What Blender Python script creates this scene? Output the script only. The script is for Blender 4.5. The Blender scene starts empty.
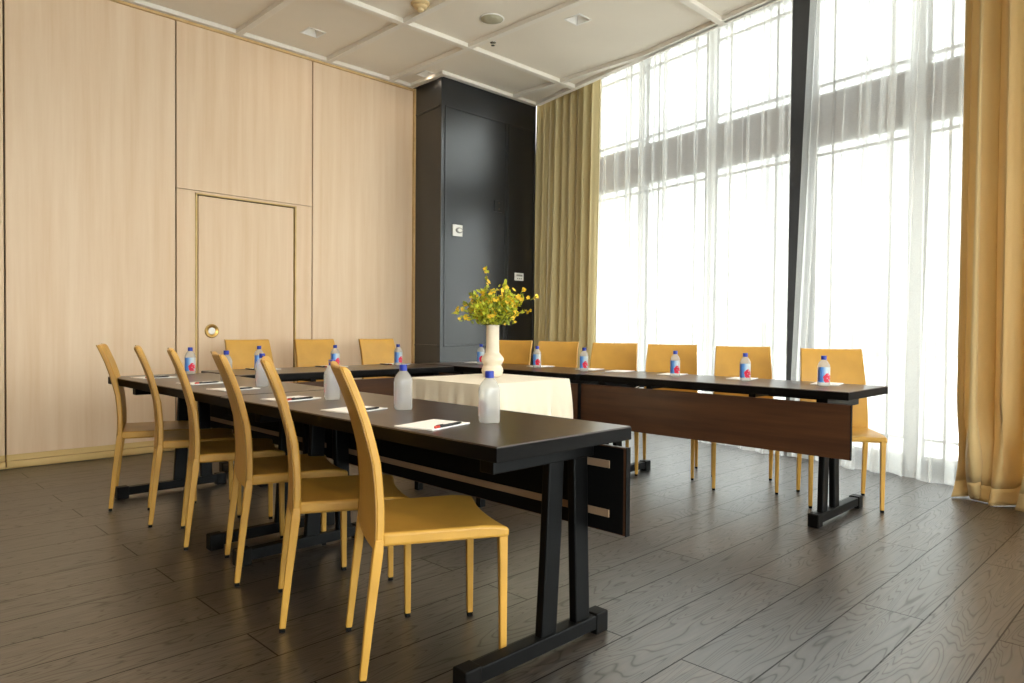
import bpy, bmesh, math, random
from mathutils import Vector, Matrix
random.seed(7)
S = bpy.context.scene
COL = S.collection
R = math.radians

# ------------------------------------------------------------------ camera
CAM_F = 706.35            # focal length in pixels of a 1024 px wide frame
PITCH, ROLL, YAW = 0.019545, 0.0087635, 0.782955
EYE = 1.04
def cam_axes():
    rt = Vector((1, 0, 0)); fw = Vector((0, math.cos(PITCH), -math.sin(PITCH))); up = rt.cross(fw)
    r2 = rt * math.cos(ROLL) + up * math.sin(ROLL); u2 = up * math.cos(ROLL) - rt * math.sin(ROLL)
    Z = Matrix.Rotation(-YAW, 3, 'Z')
    return Z @ r2, Z @ u2, Z @ fw
rt, up, fw = cam_axes()
cd = bpy.data.cameras.new('camera'); cam = bpy.data.objects.new('camera', cd); COL.objects.link(cam)
cd.sensor_fit = 'HORIZONTAL'; cd.sensor_width = 36.0; cd.lens = CAM_F / 1024 * 36
cd.clip_start = 0.05; cd.clip_end = 300
M = Matrix(((rt.x, up.x, -fw.x, 0), (rt.y, up.y, -fw.y, 0), (rt.z, up.z, -fw.z, EYE), (0, 0, 0, 1)))
cam.matrix_world = M
S.camera = cam

# ------------------------------------------------------------------ world: bright overcast sky
W = bpy.data.worlds.new('overcast'); S.world = W; W.use_nodes = True
nt = W.node_tree; nt.nodes.clear()
out = nt.nodes.new('ShaderNodeOutputWorld'); bg = nt.nodes.new('ShaderNodeBackground')
tc = nt.nodes.new('ShaderNodeTexCoord')
def sky_ramp(direction, stops):
    d = nt.nodes.new('ShaderNodeVectorMath'); d.operation = 'DOT_PRODUCT'; d.inputs[1].default_value = Vector(direction).normalized()
    r = nt.nodes.new('ShaderNodeValToRGB'); nt.links.new(tc.outputs['Generated'], d.inputs[0]); nt.links.new(d.outputs['Value'], r.inputs[0])
    el = r.color_ramp.elements; el[0].position, el[0].color = stops[0]; el[1].position, el[1].color = stops[-1]
    for p, c in stops[1:-1]:
        q = el.new(p); q.color = c
    return r
g4 = lambda v: (v, v, v, 1)
zen = sky_ramp((0, 0, 1), [(0.0, g4(0.038)), (0.40, g4(0.046)), (1.0, g4(0.36))])           # cloud deck, brighter overhead
fill_glow = sky_ramp((-0.10, -0.95, 0.30), [(0.35, g4(0.0)), (0.62, g4(0.10)), (0.95, g4(0.24))])  # added brightening of the unseen sky behind the camera, lights the room
add = nt.nodes.new('ShaderNodeMix'); add.data_type = 'RGBA'; add.blend_type = 'ADD'; add.inputs[0].default_value = 1.0
nt.links.new(zen.outputs[0], add.inputs[6]); nt.links.new(fill_glow.outputs[0], add.inputs[7]); nt.links.new(add.outputs[2], bg.inputs[0])
SKY = 30.0
bg.inputs[1].default_value = SKY
nt.links.new(bg.outputs[0], out.inputs[0])

# ------------------------------------------------------------------ exposure
S.view_settings.view_transform = 'Standard'; S.view_settings.look = 'None'
S.view_settings.gamma = 1.0; S.view_settings.use_curve_mapping = False
S.view_settings.exposure = 0.8

# ------------------------------------------------------------------ ceiling lamps and added fill spots (fixtures come later for the lamps alone)
CEIL = 3.585
DOWN = [(3.117, 5.612), (4.512, 3.796), (4.434, 5.703)]                    # the three in the photo
FILL_SPOTS = [(x, y) for x in (-1.3, 0.45, 2.2, 3.6) for y in (-1.9, 0.1, 1.95, 3.8)]  # bare spots added to fill the room with light, no fixtures
def lamp(x, y, power):
    l = bpy.data.lights.new('downlight_or_fill', 'SPOT'); l.energy = power; l.color = (1.0, 0.86, 0.68)
    l.spot_size = R(160); l.spot_blend = 1.0; l.shadow_soft_size = 0.06
    o = bpy.data.objects.new('downlight_or_fill', l); COL.objects.link(o); o.location = (x, y, CEIL - 0.02)
LAMP_W = 22
for x, y in FILL_SPOTS: lamp(x, y, LAMP_W)
for x, y in DOWN: lamp(x, y, LAMP_W * 0.1)

# ------------------------------------------------------------------ materials
def lin(h):
    h = h.lstrip('#'); v = [int(h[i:i + 2], 16) / 255 for i in (0, 2, 4)]
    return tuple((c / 12.92 if c <= 0.04045 else ((c + 0.055) / 1.055) ** 2.4) for c in v) + (1,)
def nodes(name):
    m = bpy.data.materials.new(name); m.use_nodes = True
    return m, m.node_tree, m.node_tree.nodes['Principled BSDF']
def N(t, kind, **kw):
    n = t.nodes.new(kind)
    for k, v in kw.items(): setattr(n, k, v)
    return n
def ramp(t, stops):
    n = t.nodes.new('ShaderNodeValToRGB'); el = n.color_ramp.elements
    el[0].position, el[0].color = stops[0]; el[1].position, el[1].color = stops[-1]
    for p, c in stops[1:-1]:
        e = el.new(p); e.color = c
    return n
def coords(t, scale=(1, 1, 1), loc=(0, 0, 0), src='Object'):
    tc = N(t, 'ShaderNodeTexCoord'); mp = N(t, 'ShaderNodeMapping')
    mp.inputs['Scale'].default_value = scale; mp.inputs['Location'].default_value = loc
    t.links.new(tc.outputs[src], mp.inputs[0]); return mp
def plain(name, hexc, rough=0.5, metal=0.0, var=0.06, scale=6, bump=0.0, bscale=200, spec=0.5):
    """Colour with gentle noise mottling and optional fine bump."""
    m, t, b = nodes(name); c = lin(hexc)
    mp = coords(t); nz = N(t, 'ShaderNodeTexNoise'); nz.inputs['Scale'].default_value = scale; nz.inputs['Detail'].default_value = 4
    t.links.new(mp.outputs[0], nz.inputs['Vector'])
    lo = tuple(v * (1 - var) for v in c[:3]) + (1,); hi = tuple(min(1, v * (1 + var)) for v in c[:3]) + (1,)
    rp = ramp(t, [(0.3, lo), (0.7, hi)]); t.links.new(nz.outputs[0], rp.inputs[0]); t.links.new(rp.outputs[0], b.inputs['Base Color'])
    b.inputs['Roughness'].default_value = rough; b.inputs['Metallic'].default_value = metal
    b.inputs['Specular IOR Level'].default_value = spec
    if bump:
        n2 = N(t, 'ShaderNodeTexNoise'); n2.inputs['Scale'].default_value = bscale; t.links.new(mp.outputs[0], n2.inputs['Vector'])
        bp = N(t, 'ShaderNodeBump'); bp.inputs['Strength'].default_value = bump; bp.inputs['Distance'].default_value = 0.002
        t.links.new(n2.outputs[0], bp.inputs['Height']); t.links.new(bp.outputs[0], b.inputs['Normal'])
    return m
def woodgrain(name, dark, light, scale, rough, spec=0.5):
    """Straight grain stretched along the axis with the smallest scale."""
    m, t, b = nodes(name); mp = coords(t, scale)
    nz = N(t, 'ShaderNodeTexNoise'); nz.inputs['Scale'].default_value = 1; nz.inputs['Detail'].default_value = 6; nz.inputs['Roughness'].default_value = 0.62
    t.links.new(mp.outputs[0], nz.inputs['Vector'])
    rp = ramp(t, [(0.32, lin(dark)), (0.68, lin(light))]); t.links.new(nz.outputs[0], rp.inputs[0]); t.links.new(rp.outputs[0], b.inputs['Base Color'])
    b.inputs['Roughness'].default_value = rough; b.inputs['Specular IOR Level'].default_value = spec
    return m
def floor_mat():
    m, t, b = nodes('grey_oak_planks'); L = t.links
    mp = coords(t, loc=(-1.04, -0.065, 0))
    def brick(c1, c2, mortar):
        n = N(t, 'ShaderNodeTexBrick'); n.offset = 0.5; n.offset_frequency = 2; n.squash = 1.0
        n.inputs['Color1'].default_value = c1; n.inputs['Color2'].default_value = c2; n.inputs['Mortar'].default_value = mortar
        n.inputs['Scale'].default_value = 1; n.inputs['Mortar Size'].default_value = 0.0028; n.inputs['Mortar Smooth'].default_value = 0.1
        n.inputs['Brick Width'].default_value = 1.8; n.inputs['Row Height'].default_value = 0.2235
        L.new(mp.outputs[0], n.inputs['Vector']); return n
    rnd = brick((0, 0, 0, 1), (1, 1, 1, 1), (0.5, 0.5, 0.5, 1))
    # per-plank shift of the grain
    sx = N(t, 'ShaderNodeSeparateXYZ'); L.new(mp.outputs[0], sx.inputs[0])
    sh = N(t, 'ShaderNodeMath', operation='MULTIPLY'); L.new(rnd.outputs['Color'], sh.inputs[0]); sh.inputs[1].default_value = 37.0
    ax = N(t, 'ShaderNodeMath', operation='MULTIPLY_ADD'); L.new(sx.outputs['X'], ax.inputs[0]); ax.inputs[1].default_value = 0.8; L.new(sh.outputs[0], ax.inputs[2])
    ay = N(t, 'ShaderNodeMath', operation='MULTIPLY_ADD'); L.new(sx.outputs['Y'], ay.inputs[0]); ay.inputs[1].default_value = 7.5; L.new(sh.outputs[0], ay.inputs[2])
    cb = N(t, 'ShaderNodeCombineXYZ'); L.new(ax.outputs[0], cb.inputs[0]); L.new(ay.outputs[0], cb.inputs[1])
    big = N(t, 'ShaderNodeTexNoise'); big.inputs['Scale'].default_value = 1.0; big.inputs['Detail'].default_value = 2.2; big.inputs['Distortion'].default_value = 0.5
    L.new(cb.outputs[0], big.inputs['Vector'])
    rings = N(t, 'ShaderNodeMath', operation='MULTIPLY'); L.new(big.outputs[0], rings.inputs[0]); rings.inputs[1].default_value = 30.0
    fr = N(t, 'ShaderNodeMath', operation='PINGPONG'); L.new(rings.outputs[0], fr.inputs[0]); fr.inputs[1].default_value = 0.5
    line = ramp(t, [(0.0, (0, 0, 0, 1)), (0.14, (0.88, 0.88, 0.88, 1)), (0.5, (1, 1, 1, 1))]); L.new(fr.outputs[0], line.inputs[0])
    fine = N(t, 'ShaderNodeTexNoise'); fine.inputs['Scale'].default_value = 9; fine.inputs['Detail'].default_value = 6; L.new(cb.outputs[0], fine.inputs['Vector'])
    tone = ramp(t, [(0.36, lin('#241d17')), (0.66, lin('#423930'))]); L.new(fine.outputs[0], tone.inputs[0])
    pl = ramp(t, [(0.0, (0.62, 0.62, 0.62, 1)), (1.0, (1.3, 1.28, 1.25, 1))]); L.new(rnd.outputs['Color'], pl.inputs[0])
    m1 = N(t, 'ShaderNodeMix', data_type='RGBA', blend_type='MULTIPLY'); m1.inputs[0].default_value = 1
    L.new(tone.outputs[0], m1.inputs[6]); L.new(pl.outputs[0], m1.inputs[7])
    ln2 = ramp(t, [(0.0, (0.5, 0.49, 0.47, 1)), (1.0, (1, 1, 1, 1))]); L.new(line.outputs[0], ln2.inputs[0])
    m2 = N(t, 'ShaderNodeMix', data_type='RGBA', blend_type='MULTIPLY'); m2.inputs[0].default_value = 1
    L.new(m1.outputs[2], m2.inputs[6]); L.new(ln2.outputs[0], m2.inputs[7])
    seam = brick((1, 1, 1, 1), (1, 1, 1, 1), (0.12, 0.11, 0.10, 1))
    m3 = N(t, 'ShaderNodeMix', data_type='RGBA', blend_type='MULTIPLY'); m3.inputs[0].default_value = 1
    L.new(m2.outputs[2], m3.inputs[6]); L.new(seam.outputs['Color'], m3.inputs[7]); L.new(m3.outputs[2], b.inputs['Base Color'])
    bp = N(t, 'ShaderNodeBump'); bp.inputs['Strength'].default_value = 0.07; bp.inputs['Distance'].default_value = 0.0015
    L.new(seam.outputs['Color'], bp.inputs['Height']); L.new(bp.outputs[0], b.inputs['Normal'])
    sv = N(t, 'ShaderNodeMath', operation='MULTIPLY'); L.new(ln2.outputs[0], sv.inputs[0]); L.new(seam.outputs['Color'], sv.inputs[1])
    s2 = N(t, 'ShaderNodeMath', operation='MULTIPLY'); L.new(sv.outputs[0], s2.inputs[0]); s2.inputs[1].default_value = 0.5; L.new(s2.outputs[0], b.inputs['Specular IOR Level'])
    rr = ramp(t, [(0.0, (0.40, 0.40, 0.40, 1)), (1.0, (0.32, 0.32, 0.32, 1))]); L.new(line.outputs[0], rr.inputs[0]); L.new(rr.outputs[0], b.inputs['Roughness'])
    b.inputs['IOR'].default_value = 2.4
    return m
def cloth_mat(name, hexc, weave=900, rough=0.85, sheen=0.2, trans=0.0):
    m, t, b = nodes(name); c = lin(hexc)
    mp = coords(t); nz = N(t, 'ShaderNodeTexNoise'); nz.inputs['Scale'].default_value = weave; t.links.new(mp.outputs[0], nz.inputs['Vector'])
    rp = ramp(t, [(0.3, tuple(v * .92 for v in c[:3]) + (1,)), (0.7, tuple(min(1, v * 1.05) for v in c[:3]) + (1,))])
    t.links.new(nz.outputs[0], rp.inputs[0]); t.links.new(rp.outputs[0], b.inputs['Base Color'])
    b.inputs['Roughness'].default_value = rough; b.inputs['Sheen Weight'].default_value = sheen
    b.inputs['Specular IOR Level'].default_value = 0.2
    if trans:
        o = t.nodes['Material Output']; tr = N(t, 'ShaderNodeBsdfTranslucent'); t.links.new(rp.outputs[0], tr.inputs[0])
        mx = N(t, 'ShaderNodeMixShader'); mx.inputs[0].default_value = trans
        t.links.new(b.outputs[0], mx.inputs[1]); t.links.new(tr.outputs[0], mx.inputs[2]); t.links.new(mx.outputs[0], o.inputs[0])
    return m
def sheer_mat(opac=0.38):
    m, t, b = nodes('white_sheer_voile'); t.nodes.remove(b); o = t.nodes['Material Output']; L = t.links
    tp = N(t, 'ShaderNodeBsdfTransparent'); tr = N(t, 'ShaderNodeBsdfTranslucent'); df = N(t, 'ShaderNodeBsdfDiffuse')
    tr.inputs[0].default_value = lin('#f6f6f3'); df.inputs[0].default_value = lin('#f6f6f3')
    a = N(t, 'ShaderNodeMixShader'); a.inputs[0].default_value = 0.45; L.new(tr.outputs[0], a.inputs[1]); L.new(df.outputs[0], a.inputs[2])
    mp = coords(t); nz = N(t, 'ShaderNodeTexNoise'); nz.inputs['Scale'].default_value = 500; L.new(mp.outputs[0], nz.inputs['Vector'])
    rp = ramp(t, [(0.3, (opac - .08,) * 3 + (1,)), (0.7, (opac + .08,) * 3 + (1,))]); L.new(nz.outputs[0], rp.inputs[0])
    mx = N(t, 'ShaderNodeMixShader'); L.new(rp.outputs[0], mx.inputs[0]); L.new(tp.outputs[0], mx.inputs[1]); L.new(a.outputs[0], mx.inputs[2])
    L.new(mx.outputs[0], o.inputs[0]); return m
def glass_mat(name='clear_glass', tint='#f4f8f7', body=0.0, bodycol='#ffffff', rough=0.02):
    m, t, b = nodes(name); t.nodes.remove(b); o = t.nodes['Material Output']; L = t.links
    tp = N(t, 'ShaderNodeBsdfTransparent'); tp.inputs[0].default_value = lin(tint)
    gl = N(t, 'ShaderNodeBsdfGlossy'); gl.inputs['Roughness'].default_value = rough
    fr = N(t, 'ShaderNodeFresnel'); fr.inputs[0].default_value = 1.45
    geo = N(t, 'ShaderNodeNewGeometry'); inv = N(t, 'ShaderNodeMath', operation='SUBTRACT'); inv.inputs[0].default_value = 1.0; L.new(geo.outputs['Backfacing'], inv.inputs[1])
    ff = N(t, 'ShaderNodeMath', operation='MULTIPLY'); L.new(fr.outputs[0], ff.inputs[0]); L.new(inv.outputs[0], ff.inputs[1])
    first = tp
    if body:
        df = N(t, 'ShaderNodeBsdfDiffuse'); df.inputs[0].default_value = lin(bodycol)
        tl = N(t, 'ShaderNodeBsdfTranslucent'); tl.inputs[0].default_value = lin(bodycol)
        md = N(t, 'ShaderNodeMixShader'); md.inputs[0].default_value = 0.5; L.new(df.outputs[0], md.inputs[1]); L.new(tl.outputs[0], md.inputs[2])
        mb = N(t, 'ShaderNodeMixShader'); mb.inputs[0].default_value = body; L.new(tp.outputs[0], mb.inputs[1]); L.new(md.outputs[0], mb.inputs[2]); first = mb
    mx = N(t, 'ShaderNodeMixShader'); L.new(ff.outputs[0], mx.inputs[0]); L.new(first.outputs[0], mx.inputs[1]); L.new(gl.outputs[0], mx.inputs[2])
    L.new(mx.outputs[0], o.inputs[0]); return m
def emit(name, color, strength):
    m, t, b = nodes(name); b.inputs['Base Color'].default_value = color
    b.inputs['Emission Color'].default_value = color; b.inputs['Emission Strength'].default_value = strength; return m
def label_mat():
    """Blue print fading to clear towards the flower side (printed dye, not light)."""
    m, t, b = nodes('printed_blue_label'); L = t.links; o = t.nodes['Material Output']
    tc = N(t, 'ShaderNodeTexCoord'); sx = N(t, 'ShaderNodeSeparateXYZ'); L.new(tc.outputs['Object'], sx.inputs[0])
    mr = N(t, 'ShaderNodeMapRange'); L.new(sx.outputs['Y'], mr.inputs[0]); mr.inputs[1].default_value = -0.034; mr.inputs[2].default_value = 0.034
    rp = ramp(t, [(0.0, lin('#1c4fae')), (0.35, lin('#3f86d2')), (0.62, lin('#b9d9ee')), (1.0, lin('#eef3f5'))]); L.new(mr.outputs[0], rp.inputs[0])
    L.new(rp.outputs[0], b.inputs['Base Color']); b.inputs['Roughness'].default_value = 0.3
    al = ramp(t, [(0.0, (1, 1, 1, 1)), (0.55, (.8, .8, .8, 1)), (1.0, (.35, .35, .35, 1))]); L.new(mr.outputs[0], al.inputs[0])
    gb = N(t, 'ShaderNodeNewGeometry'); bk = N(t, 'ShaderNodeMapRange'); L.new(gb.outputs['Backfacing'], bk.inputs[0]); bk.inputs[3].default_value = 1.0; bk.inputs[4].default_value = 0.22   # ink is thin: pale from behind
    am = N(t, 'ShaderNodeMath', operation='MULTIPLY'); L.new(al.outputs[0], am.inputs[0]); L.new(bk.outputs[0], am.inputs[1]); L.new(am.outputs[0], b.inputs['Alpha']); return m

MT = {}
MT['floor'] = floor_mat()
MT['laminate'] = woodgrain('pale_oak_laminate', '#dcbd9a', '#e6ccae', (14, 14, 0.6), 0.5, 0.35)
MT['baseboard'] = woodgrain('yellowed_oak_trim', '#c9a868', '#d9bb80', (1, 12, 12), 0.5, 0.35)
MT['edge_oak'] = woodgrain('oak_edge_trim', '#c4a06c', '#d3b27f', (12, 12, 12), 0.5, 0.35)
MT['seam'] = plain('seam_gap', '#4a3820', 0.8)
MT['paint'] = plain('warm_white_paint', '#e9e2d6', 0.75, var=0.02)
MT['ceiling'] = plain('ceiling_paint', '#ece2d2', 0.8, var=0.02, scale=2)
MT['rib'] = plain('ceiling_rib_paint', '#ebe3d6', 0.6, var=0.02)
MT['black_paint'] = plain('blue_black_satin_paint', '#0b0f15', 0.28, var=0.12, scale=3, spec=0.5); MT['black_paint'].node_tree.nodes['Principled BSDF'].inputs['IOR'].default_value = 1.7
MT['mullion_dark'] = plain('charcoal_mullion_paint', '#2f3034', 0.5)
MT['mullion'] = plain('grey_aluminium_frame', '#bfc0bf', 0.45, metal=0.0)
MT['spandrel'] = plain('taupe_spandrel_panel', '#5c4a3d', 0.7)
MT['glass'] = glass_mat()
MT['sheer'] = sheer_mat()
MT['drape'] = cloth_mat('khaki_gold_drape', '#dccb9a', 700, 0.7, 0.35, trans=0.12)
MT['drape_gold'] = cloth_mat('honey_satin_drape', '#e0c48c', 700, 0.5, 0.3, trans=0.35)
MT['leather'] = plain('mustard_leather', '#c7963f', 0.42, var=0.07, scale=9, bump=0.25, bscale=420, spec=0.45)
MT['piping'] = plain('leather_seam_piping', '#9c7434', 0.5)
MT['glide'] = plain('black_plastic_glide', '#070605', 0.5, spec=0.15)
MT['table'] = woodgrain('dark_walnut_laminate_top', '#2e2119', '#412f24', (26, 1.4, 26), 0.28, 0.6)
MT['edge'] = plain('black_edge_band', '#070504', 0.55, spec=0.12)
MT['edge_grey'] = plain('grey_end_band', '#6a6259', 0.5)
MT['modesty'] = woodgrain('walnut_modesty_laminate', '#3c2416', '#563620', (26, 1.2, 26), 0.4, 0.45)
MT['modesty_back'] = plain('black_panel_back', '#050505', 0.7, spec=0.2)
MT['metal_black'] = plain('black_powder_coat', '#060606', 0.45, var=0.1, spec=0.15)
MT['rail'] = plain('beige_mounting_rail', '#a3866a', 0.5)
MT['chrome'] = plain('bright_metal', '#c9c5bd', 0.25, metal=1.0)
MT['brass'] = plain('aged_brass', '#a5834a', 0.3, metal=1.0)
MT['linen'] = cloth_mat('ivory_tablecloth', '#e8dcc4', 800, 0.75, 0.2)
MT['vase'] = plain('cream_stoneware', '#e6d8c2', 0.6, var=0.04, scale=20, bump=0.15, bscale=90)
MT['stem'] = plain('green_stem', '#6f7a2a', 0.6)
MT['leaf'] = plain('yellow_green_leaf', '#b8bc2e', 0.55, var=0.3, scale=30)
MT['leaf_dark'] = plain('olive_leaf', '#8c982a', 0.55, var=0.3, scale=30)
MT['petal'] = plain('yellow_petal', '#efc42e', 0.55, var=0.2, scale=40)
MT['side_wall'] = woodgrain('brown_bounce_wall', '#46331f', '#573f28', (14, 14, 0.6), 0.6, 0.3)  # unseen wall, coloured dark brown to dim and warm the bounced light
MT['paper'] = plain('white_paper', '#f3f1ee', 0.7, var=0.02)
MT['pen'] = plain('black_pen_plastic', '#111113', 0.35)
MT['pen_red'] = plain('red_pen_tip', '#c43a22', 0.4)
MT['bottle'] = glass_mat('water_bottle_plastic', '#f2f6f8', 0.38, '#ece8e3', 0.08)
MT['cap'] = plain('royal_blue_cap', '#12309c', 0.4)
MT['label'] = label_mat()
MT['flower_print'] = plain('crimson_printed_flower', '#d3143c', 0.4)
MT['plate_white'] = plain('white_plastic_plate', '#e9e6df', 0.4, var=0.02)
MT['plate_grey'] = plain('grey_plastic_detail', '#9b9890', 0.4)
MT['speaker'] = plain('beige_perforated_grille', '#b9b39a', 0.6, bump=0.6, bscale=300)
MT['detector'] = plain('ivory_detector_plastic', '#d9bd8c', 0.45)
MT['ground'] = plain('pale_terrace_concrete', '#9c9a96', 0.8, var=0.06)
MT['hill'] = plain('misty_green_hillside', '#454b42', 0.9, var=0.2, scale=0.6)
MT['bulb'] = emit('warm_lamp_lens', (1, 0.9, 0.75, 1), 2.0)
MT['fixture'] = plain('white_fixture_trim', '#efece6', 0.45, var=0.02)

# ------------------------------------------------------------------ mesh helpers
class MB:
    def __init__(s): s.bm = bmesh.new()
    def face(s, vs):
        try: return s.bm.faces.new(vs)
        except ValueError: return None
    def hexa(s, p):                       # 8 points: bottom ring then top ring
        v = [s.bm.verts.new(q) for q in p]
        for f in ((3, 2, 1, 0), (4, 5, 6, 7), (0, 1, 5, 4), (1, 2, 6, 5), (2, 3, 7, 6), (3, 0, 4, 7)): s.face([v[i] for i in f])
        return s
    def box(s, x0, x1, y0, y1, z0, z1):
        return s.hexa([(x0, y0, z0), (x1, y0, z0), (x1, y1, z0), (x0, y1, z0), (x0, y0, z1), (x1, y0, z1), (x1, y1, z1), (x0, y1, z1)])
    def rings(s, rings, cap=True, closed=True):
        vr = [[s.bm.verts.new(p) for p in r] for r in rings]
        for a, b in zip(vr, vr[1:]):
            n = len(a)
            for i in range(n if closed else n - 1):
                j = (i + 1) % n; s.face([a[i], a[j], b[j], b[i]])
        if cap and closed:
            s.face(list(reversed(vr[0]))); s.face(vr[-1])
        return s
    def lathe(s, prof, n=32, c=(0, 0, 0), cap=True):
        return s.rings([[(c[0] + r * math.cos(2 * math.pi * i / n), c[1] + r * math.sin(2 * math.pi * i / n), c[2] + z) for i in range(n)] for r, z in prof], cap)
    def tube(s, pts, rad, n=6):
        pts = [Vector(p) for p in pts]; rs = []
        for i, p in enumerate(pts):
            d = (pts[min(i + 1, len(pts) - 1)] - pts[max(i - 1, 0)]).normalized()
            a = d.orthogonal().normalized() if i == 0 else (pa - d * pa.dot(d)).normalized()
            pa = a; b = d.cross(a); r = rad[i] if isinstance(rad, (list, tuple)) else rad
            rs.append([p + (a * math.cos(2 * math.pi * k / n) + b * math.sin(2 * math.pi * k / n)) * r for k in range(n)])
        return s.rings(rs)
    def grid(s, g):                       # g[i][j] points -> sheet
        v = [[s.bm.verts.new(p) for p in row] for row in g]
        for i in range(len(v) - 1):
            for j in range(len(v[0]) - 1): s.face([v[i][j], v[i + 1][j], v[i + 1][j + 1], v[i][j + 1]])
        return s
    def build(s, name, mat, parent=None, smooth=False, bevel=0.0, bseg=2, loc=None):
        bmesh.ops.recalc_face_normals(s.bm, faces=s.bm.faces)
        me = bpy.data.meshes.new(name); s.bm.to_mesh(me); s.bm.free()
        for m in (mat if isinstance(mat, list) else [mat]): me.materials.append(MT[m])
        if smooth:
            for p in me.polygons: p.use_smooth = True
        o = bpy.data.objects.new(name, me); COL.objects.link(o)
        if parent: o.parent = parent
        if loc: o.location = loc
        if bevel:
            b = o.modifiers.new('bevel', 'BEVEL'); b.width = bevel; b.segments = bseg; b.limit_method = 'ANGLE'; b.angle_limit = R(40)
        return o
def autosmooth(o, deg=40):
    for p in o.data.polygons: p.use_smooth = True
    o.data.set_sharp_from_angle(angle=R(deg)); return o
def tag(o, label, cat, group=None):
    o['label'] = label; o['category'] = cat
    if group: o['group'] = group
    return o
def struct(o): o['kind'] = 'structure'; return o
def empty(name, loc, rz=0):
    o = bpy.data.objects.new(name, None); COL.objects.link(o); o.empty_display_size = 0.1
    o.location = loc; o.rotation_euler = (0, 0, rz); return o
def copy_tree(o, parent=None):
    c = o.copy(); COL.objects.link(c)
    if parent: c.parent = parent
    for ch in list(o.children): copy_tree(ch, c)
    return c

# ------------------------------------------------------------------ the room shell
YB, XL, YN = -3.6, -2.8, 6.09              # back wall, left-hand wall, panelled partition
def FX(y, off=0.0): return 5.476 + off + 0.17 * (y - 1.245)     # slanted window line
def CX(y): return 5.30 + 0.20 * (y - 2.6)                       # edge of the ceiling at the curtain pocket
GL = 0.30                                   # glazing lies this far behind the sheers
struct(MB().hexa([(XL - .1, YB - .1, -.12), (FX(YB - .1, .4), YB - .1, -.12), (FX(YN + .2, .4), YN + .2, -.12), (XL - .1, YN + .2, -.12), (XL - .1, YB - .1, 0), (FX(YB - .1, .4), YB - .1, 0), (FX(YN + .2, .4), YN + .2, 0), (XL - .1, YN + .2, 0)]).build('floor', 'floor'))

def ceiling():
    m = MB(); hs = 0.075
    xs = sorted([XL] + [v for x, y in DOWN for v in (x - hs, x + hs)] + [4.9]); ys = sorted([3.6, YN] + [v for x, y in DOWN for v in (y - hs, y + hs)])
    m.face([m.bm.verts.new(q) for q in ((XL, YB, CEIL), (CX(YB), YB, CEIL), (CX(3.6), 3.6, CEIL), (XL, 3.6, CEIL))])
    hole = lambda cx, cy: any(abs(cx - x) < hs and abs(cy - y) < hs for x, y in DOWN)
    for j in range(len(ys) - 1):
        y0, y1 = ys[j], ys[j + 1]
        for i in range(len(xs)):
            x0 = xs[i]
            if i < len(xs) - 1:
                x1 = xs[i + 1]
                if hole((x0 + x1) / 2, (y0 + y1) / 2): continue
                q = [(x0, y0), (x1, y0), (x1, y1), (x0, y1)]
            else: q = [(x0, y0), (CX(y0), y0), (CX(y1), y1), (x0, y1)]
            m.face([m.bm.verts.new((a, b, CEIL)) for a, b in q])
    # fascia of the curtain pocket, its top and the slab over everything
    m.hexa([(CX(YB), YB, CEIL), (CX(YB) + .02, YB, CEIL), (CX(YN) + .02, YN, CEIL), (CX(YN), YN, CEIL), (CX(YB), YB, 4.0), (CX(YB) + .02, YB, 4.0), (CX(YN) + .02, YN, 4.0), (CX(YN), YN, 4.0)])
    m.hexa([(XL - .1, YB - .1, 4.0), (FX(YB - .1, .4), YB - .1, 4.0), (FX(YN + .2, .4), YN + .2, 4.0), (XL - .1, YN + .2, 4.0), (XL - .1, YB - .1, 4.1), (FX(YB - .1, .4), YB - .1, 4.1), (FX(YN + .2, .4), YN + .2, 4.1), (XL - .1, YN + .2, 4.1)])
    o = m.build('ceiling', 'ceiling')
    return struct(o)
ceiling()
def ribs():
    w, h = 0.06, 0.035; k = 1
    def rib(p, q, h=h):
        nonlocal k
        d = Vector((q[0] - p[0], q[1] - p[1], 0)).normalized(); n = Vector((-d.y, d.x, 0)) * w / 2
        m = MB(); P, Q = Vector((*p, 0)), Vector((*q, 0)); z0, z1 = Vector((0, 0, CEIL - h)), Vector((0, 0, CEIL + .001))
        m.hexa([P - n + z0, Q - n + z0, Q + n + z0, P + n + z0, P - n + z1, Q - n + z1, Q + n + z1, P + n + z1])
        struct(m.build('trim_%d' % k, 'rib', bevel=0.004)); k += 1
    for x in (-1.7, -0.83, 0.04, 0.91, 1.78, 2.65, 3.52, 4.235):
        ye = YN - .06 if x < 4.5 else 5.55
        rib((x, YB), (x, ye))
    for y in (-2.82, -0.9, 1.02, 2.95, 4.845): rib((XL, y), (CX(y) - 0.02, y), 0.038)
    rib((XL, YN - .03), (4.53, YN - .03)); rib((4.50, YN - .06), (4.50, 5.53)); rib((4.47, 5.53), (CX(5.53) - .03, 5.53))
    rib((5.48, 3.79), (5.48, 5.50))
    y0, y1 = YB, 3.79
    rib((5.478 + .2 * (y0 - 3.79), y0), (5.478, y1))
    rib((CX(YB) - .03, YB), (CX(5.5) - .03, 5.5))
    return k
TRIM = ribs()

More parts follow.
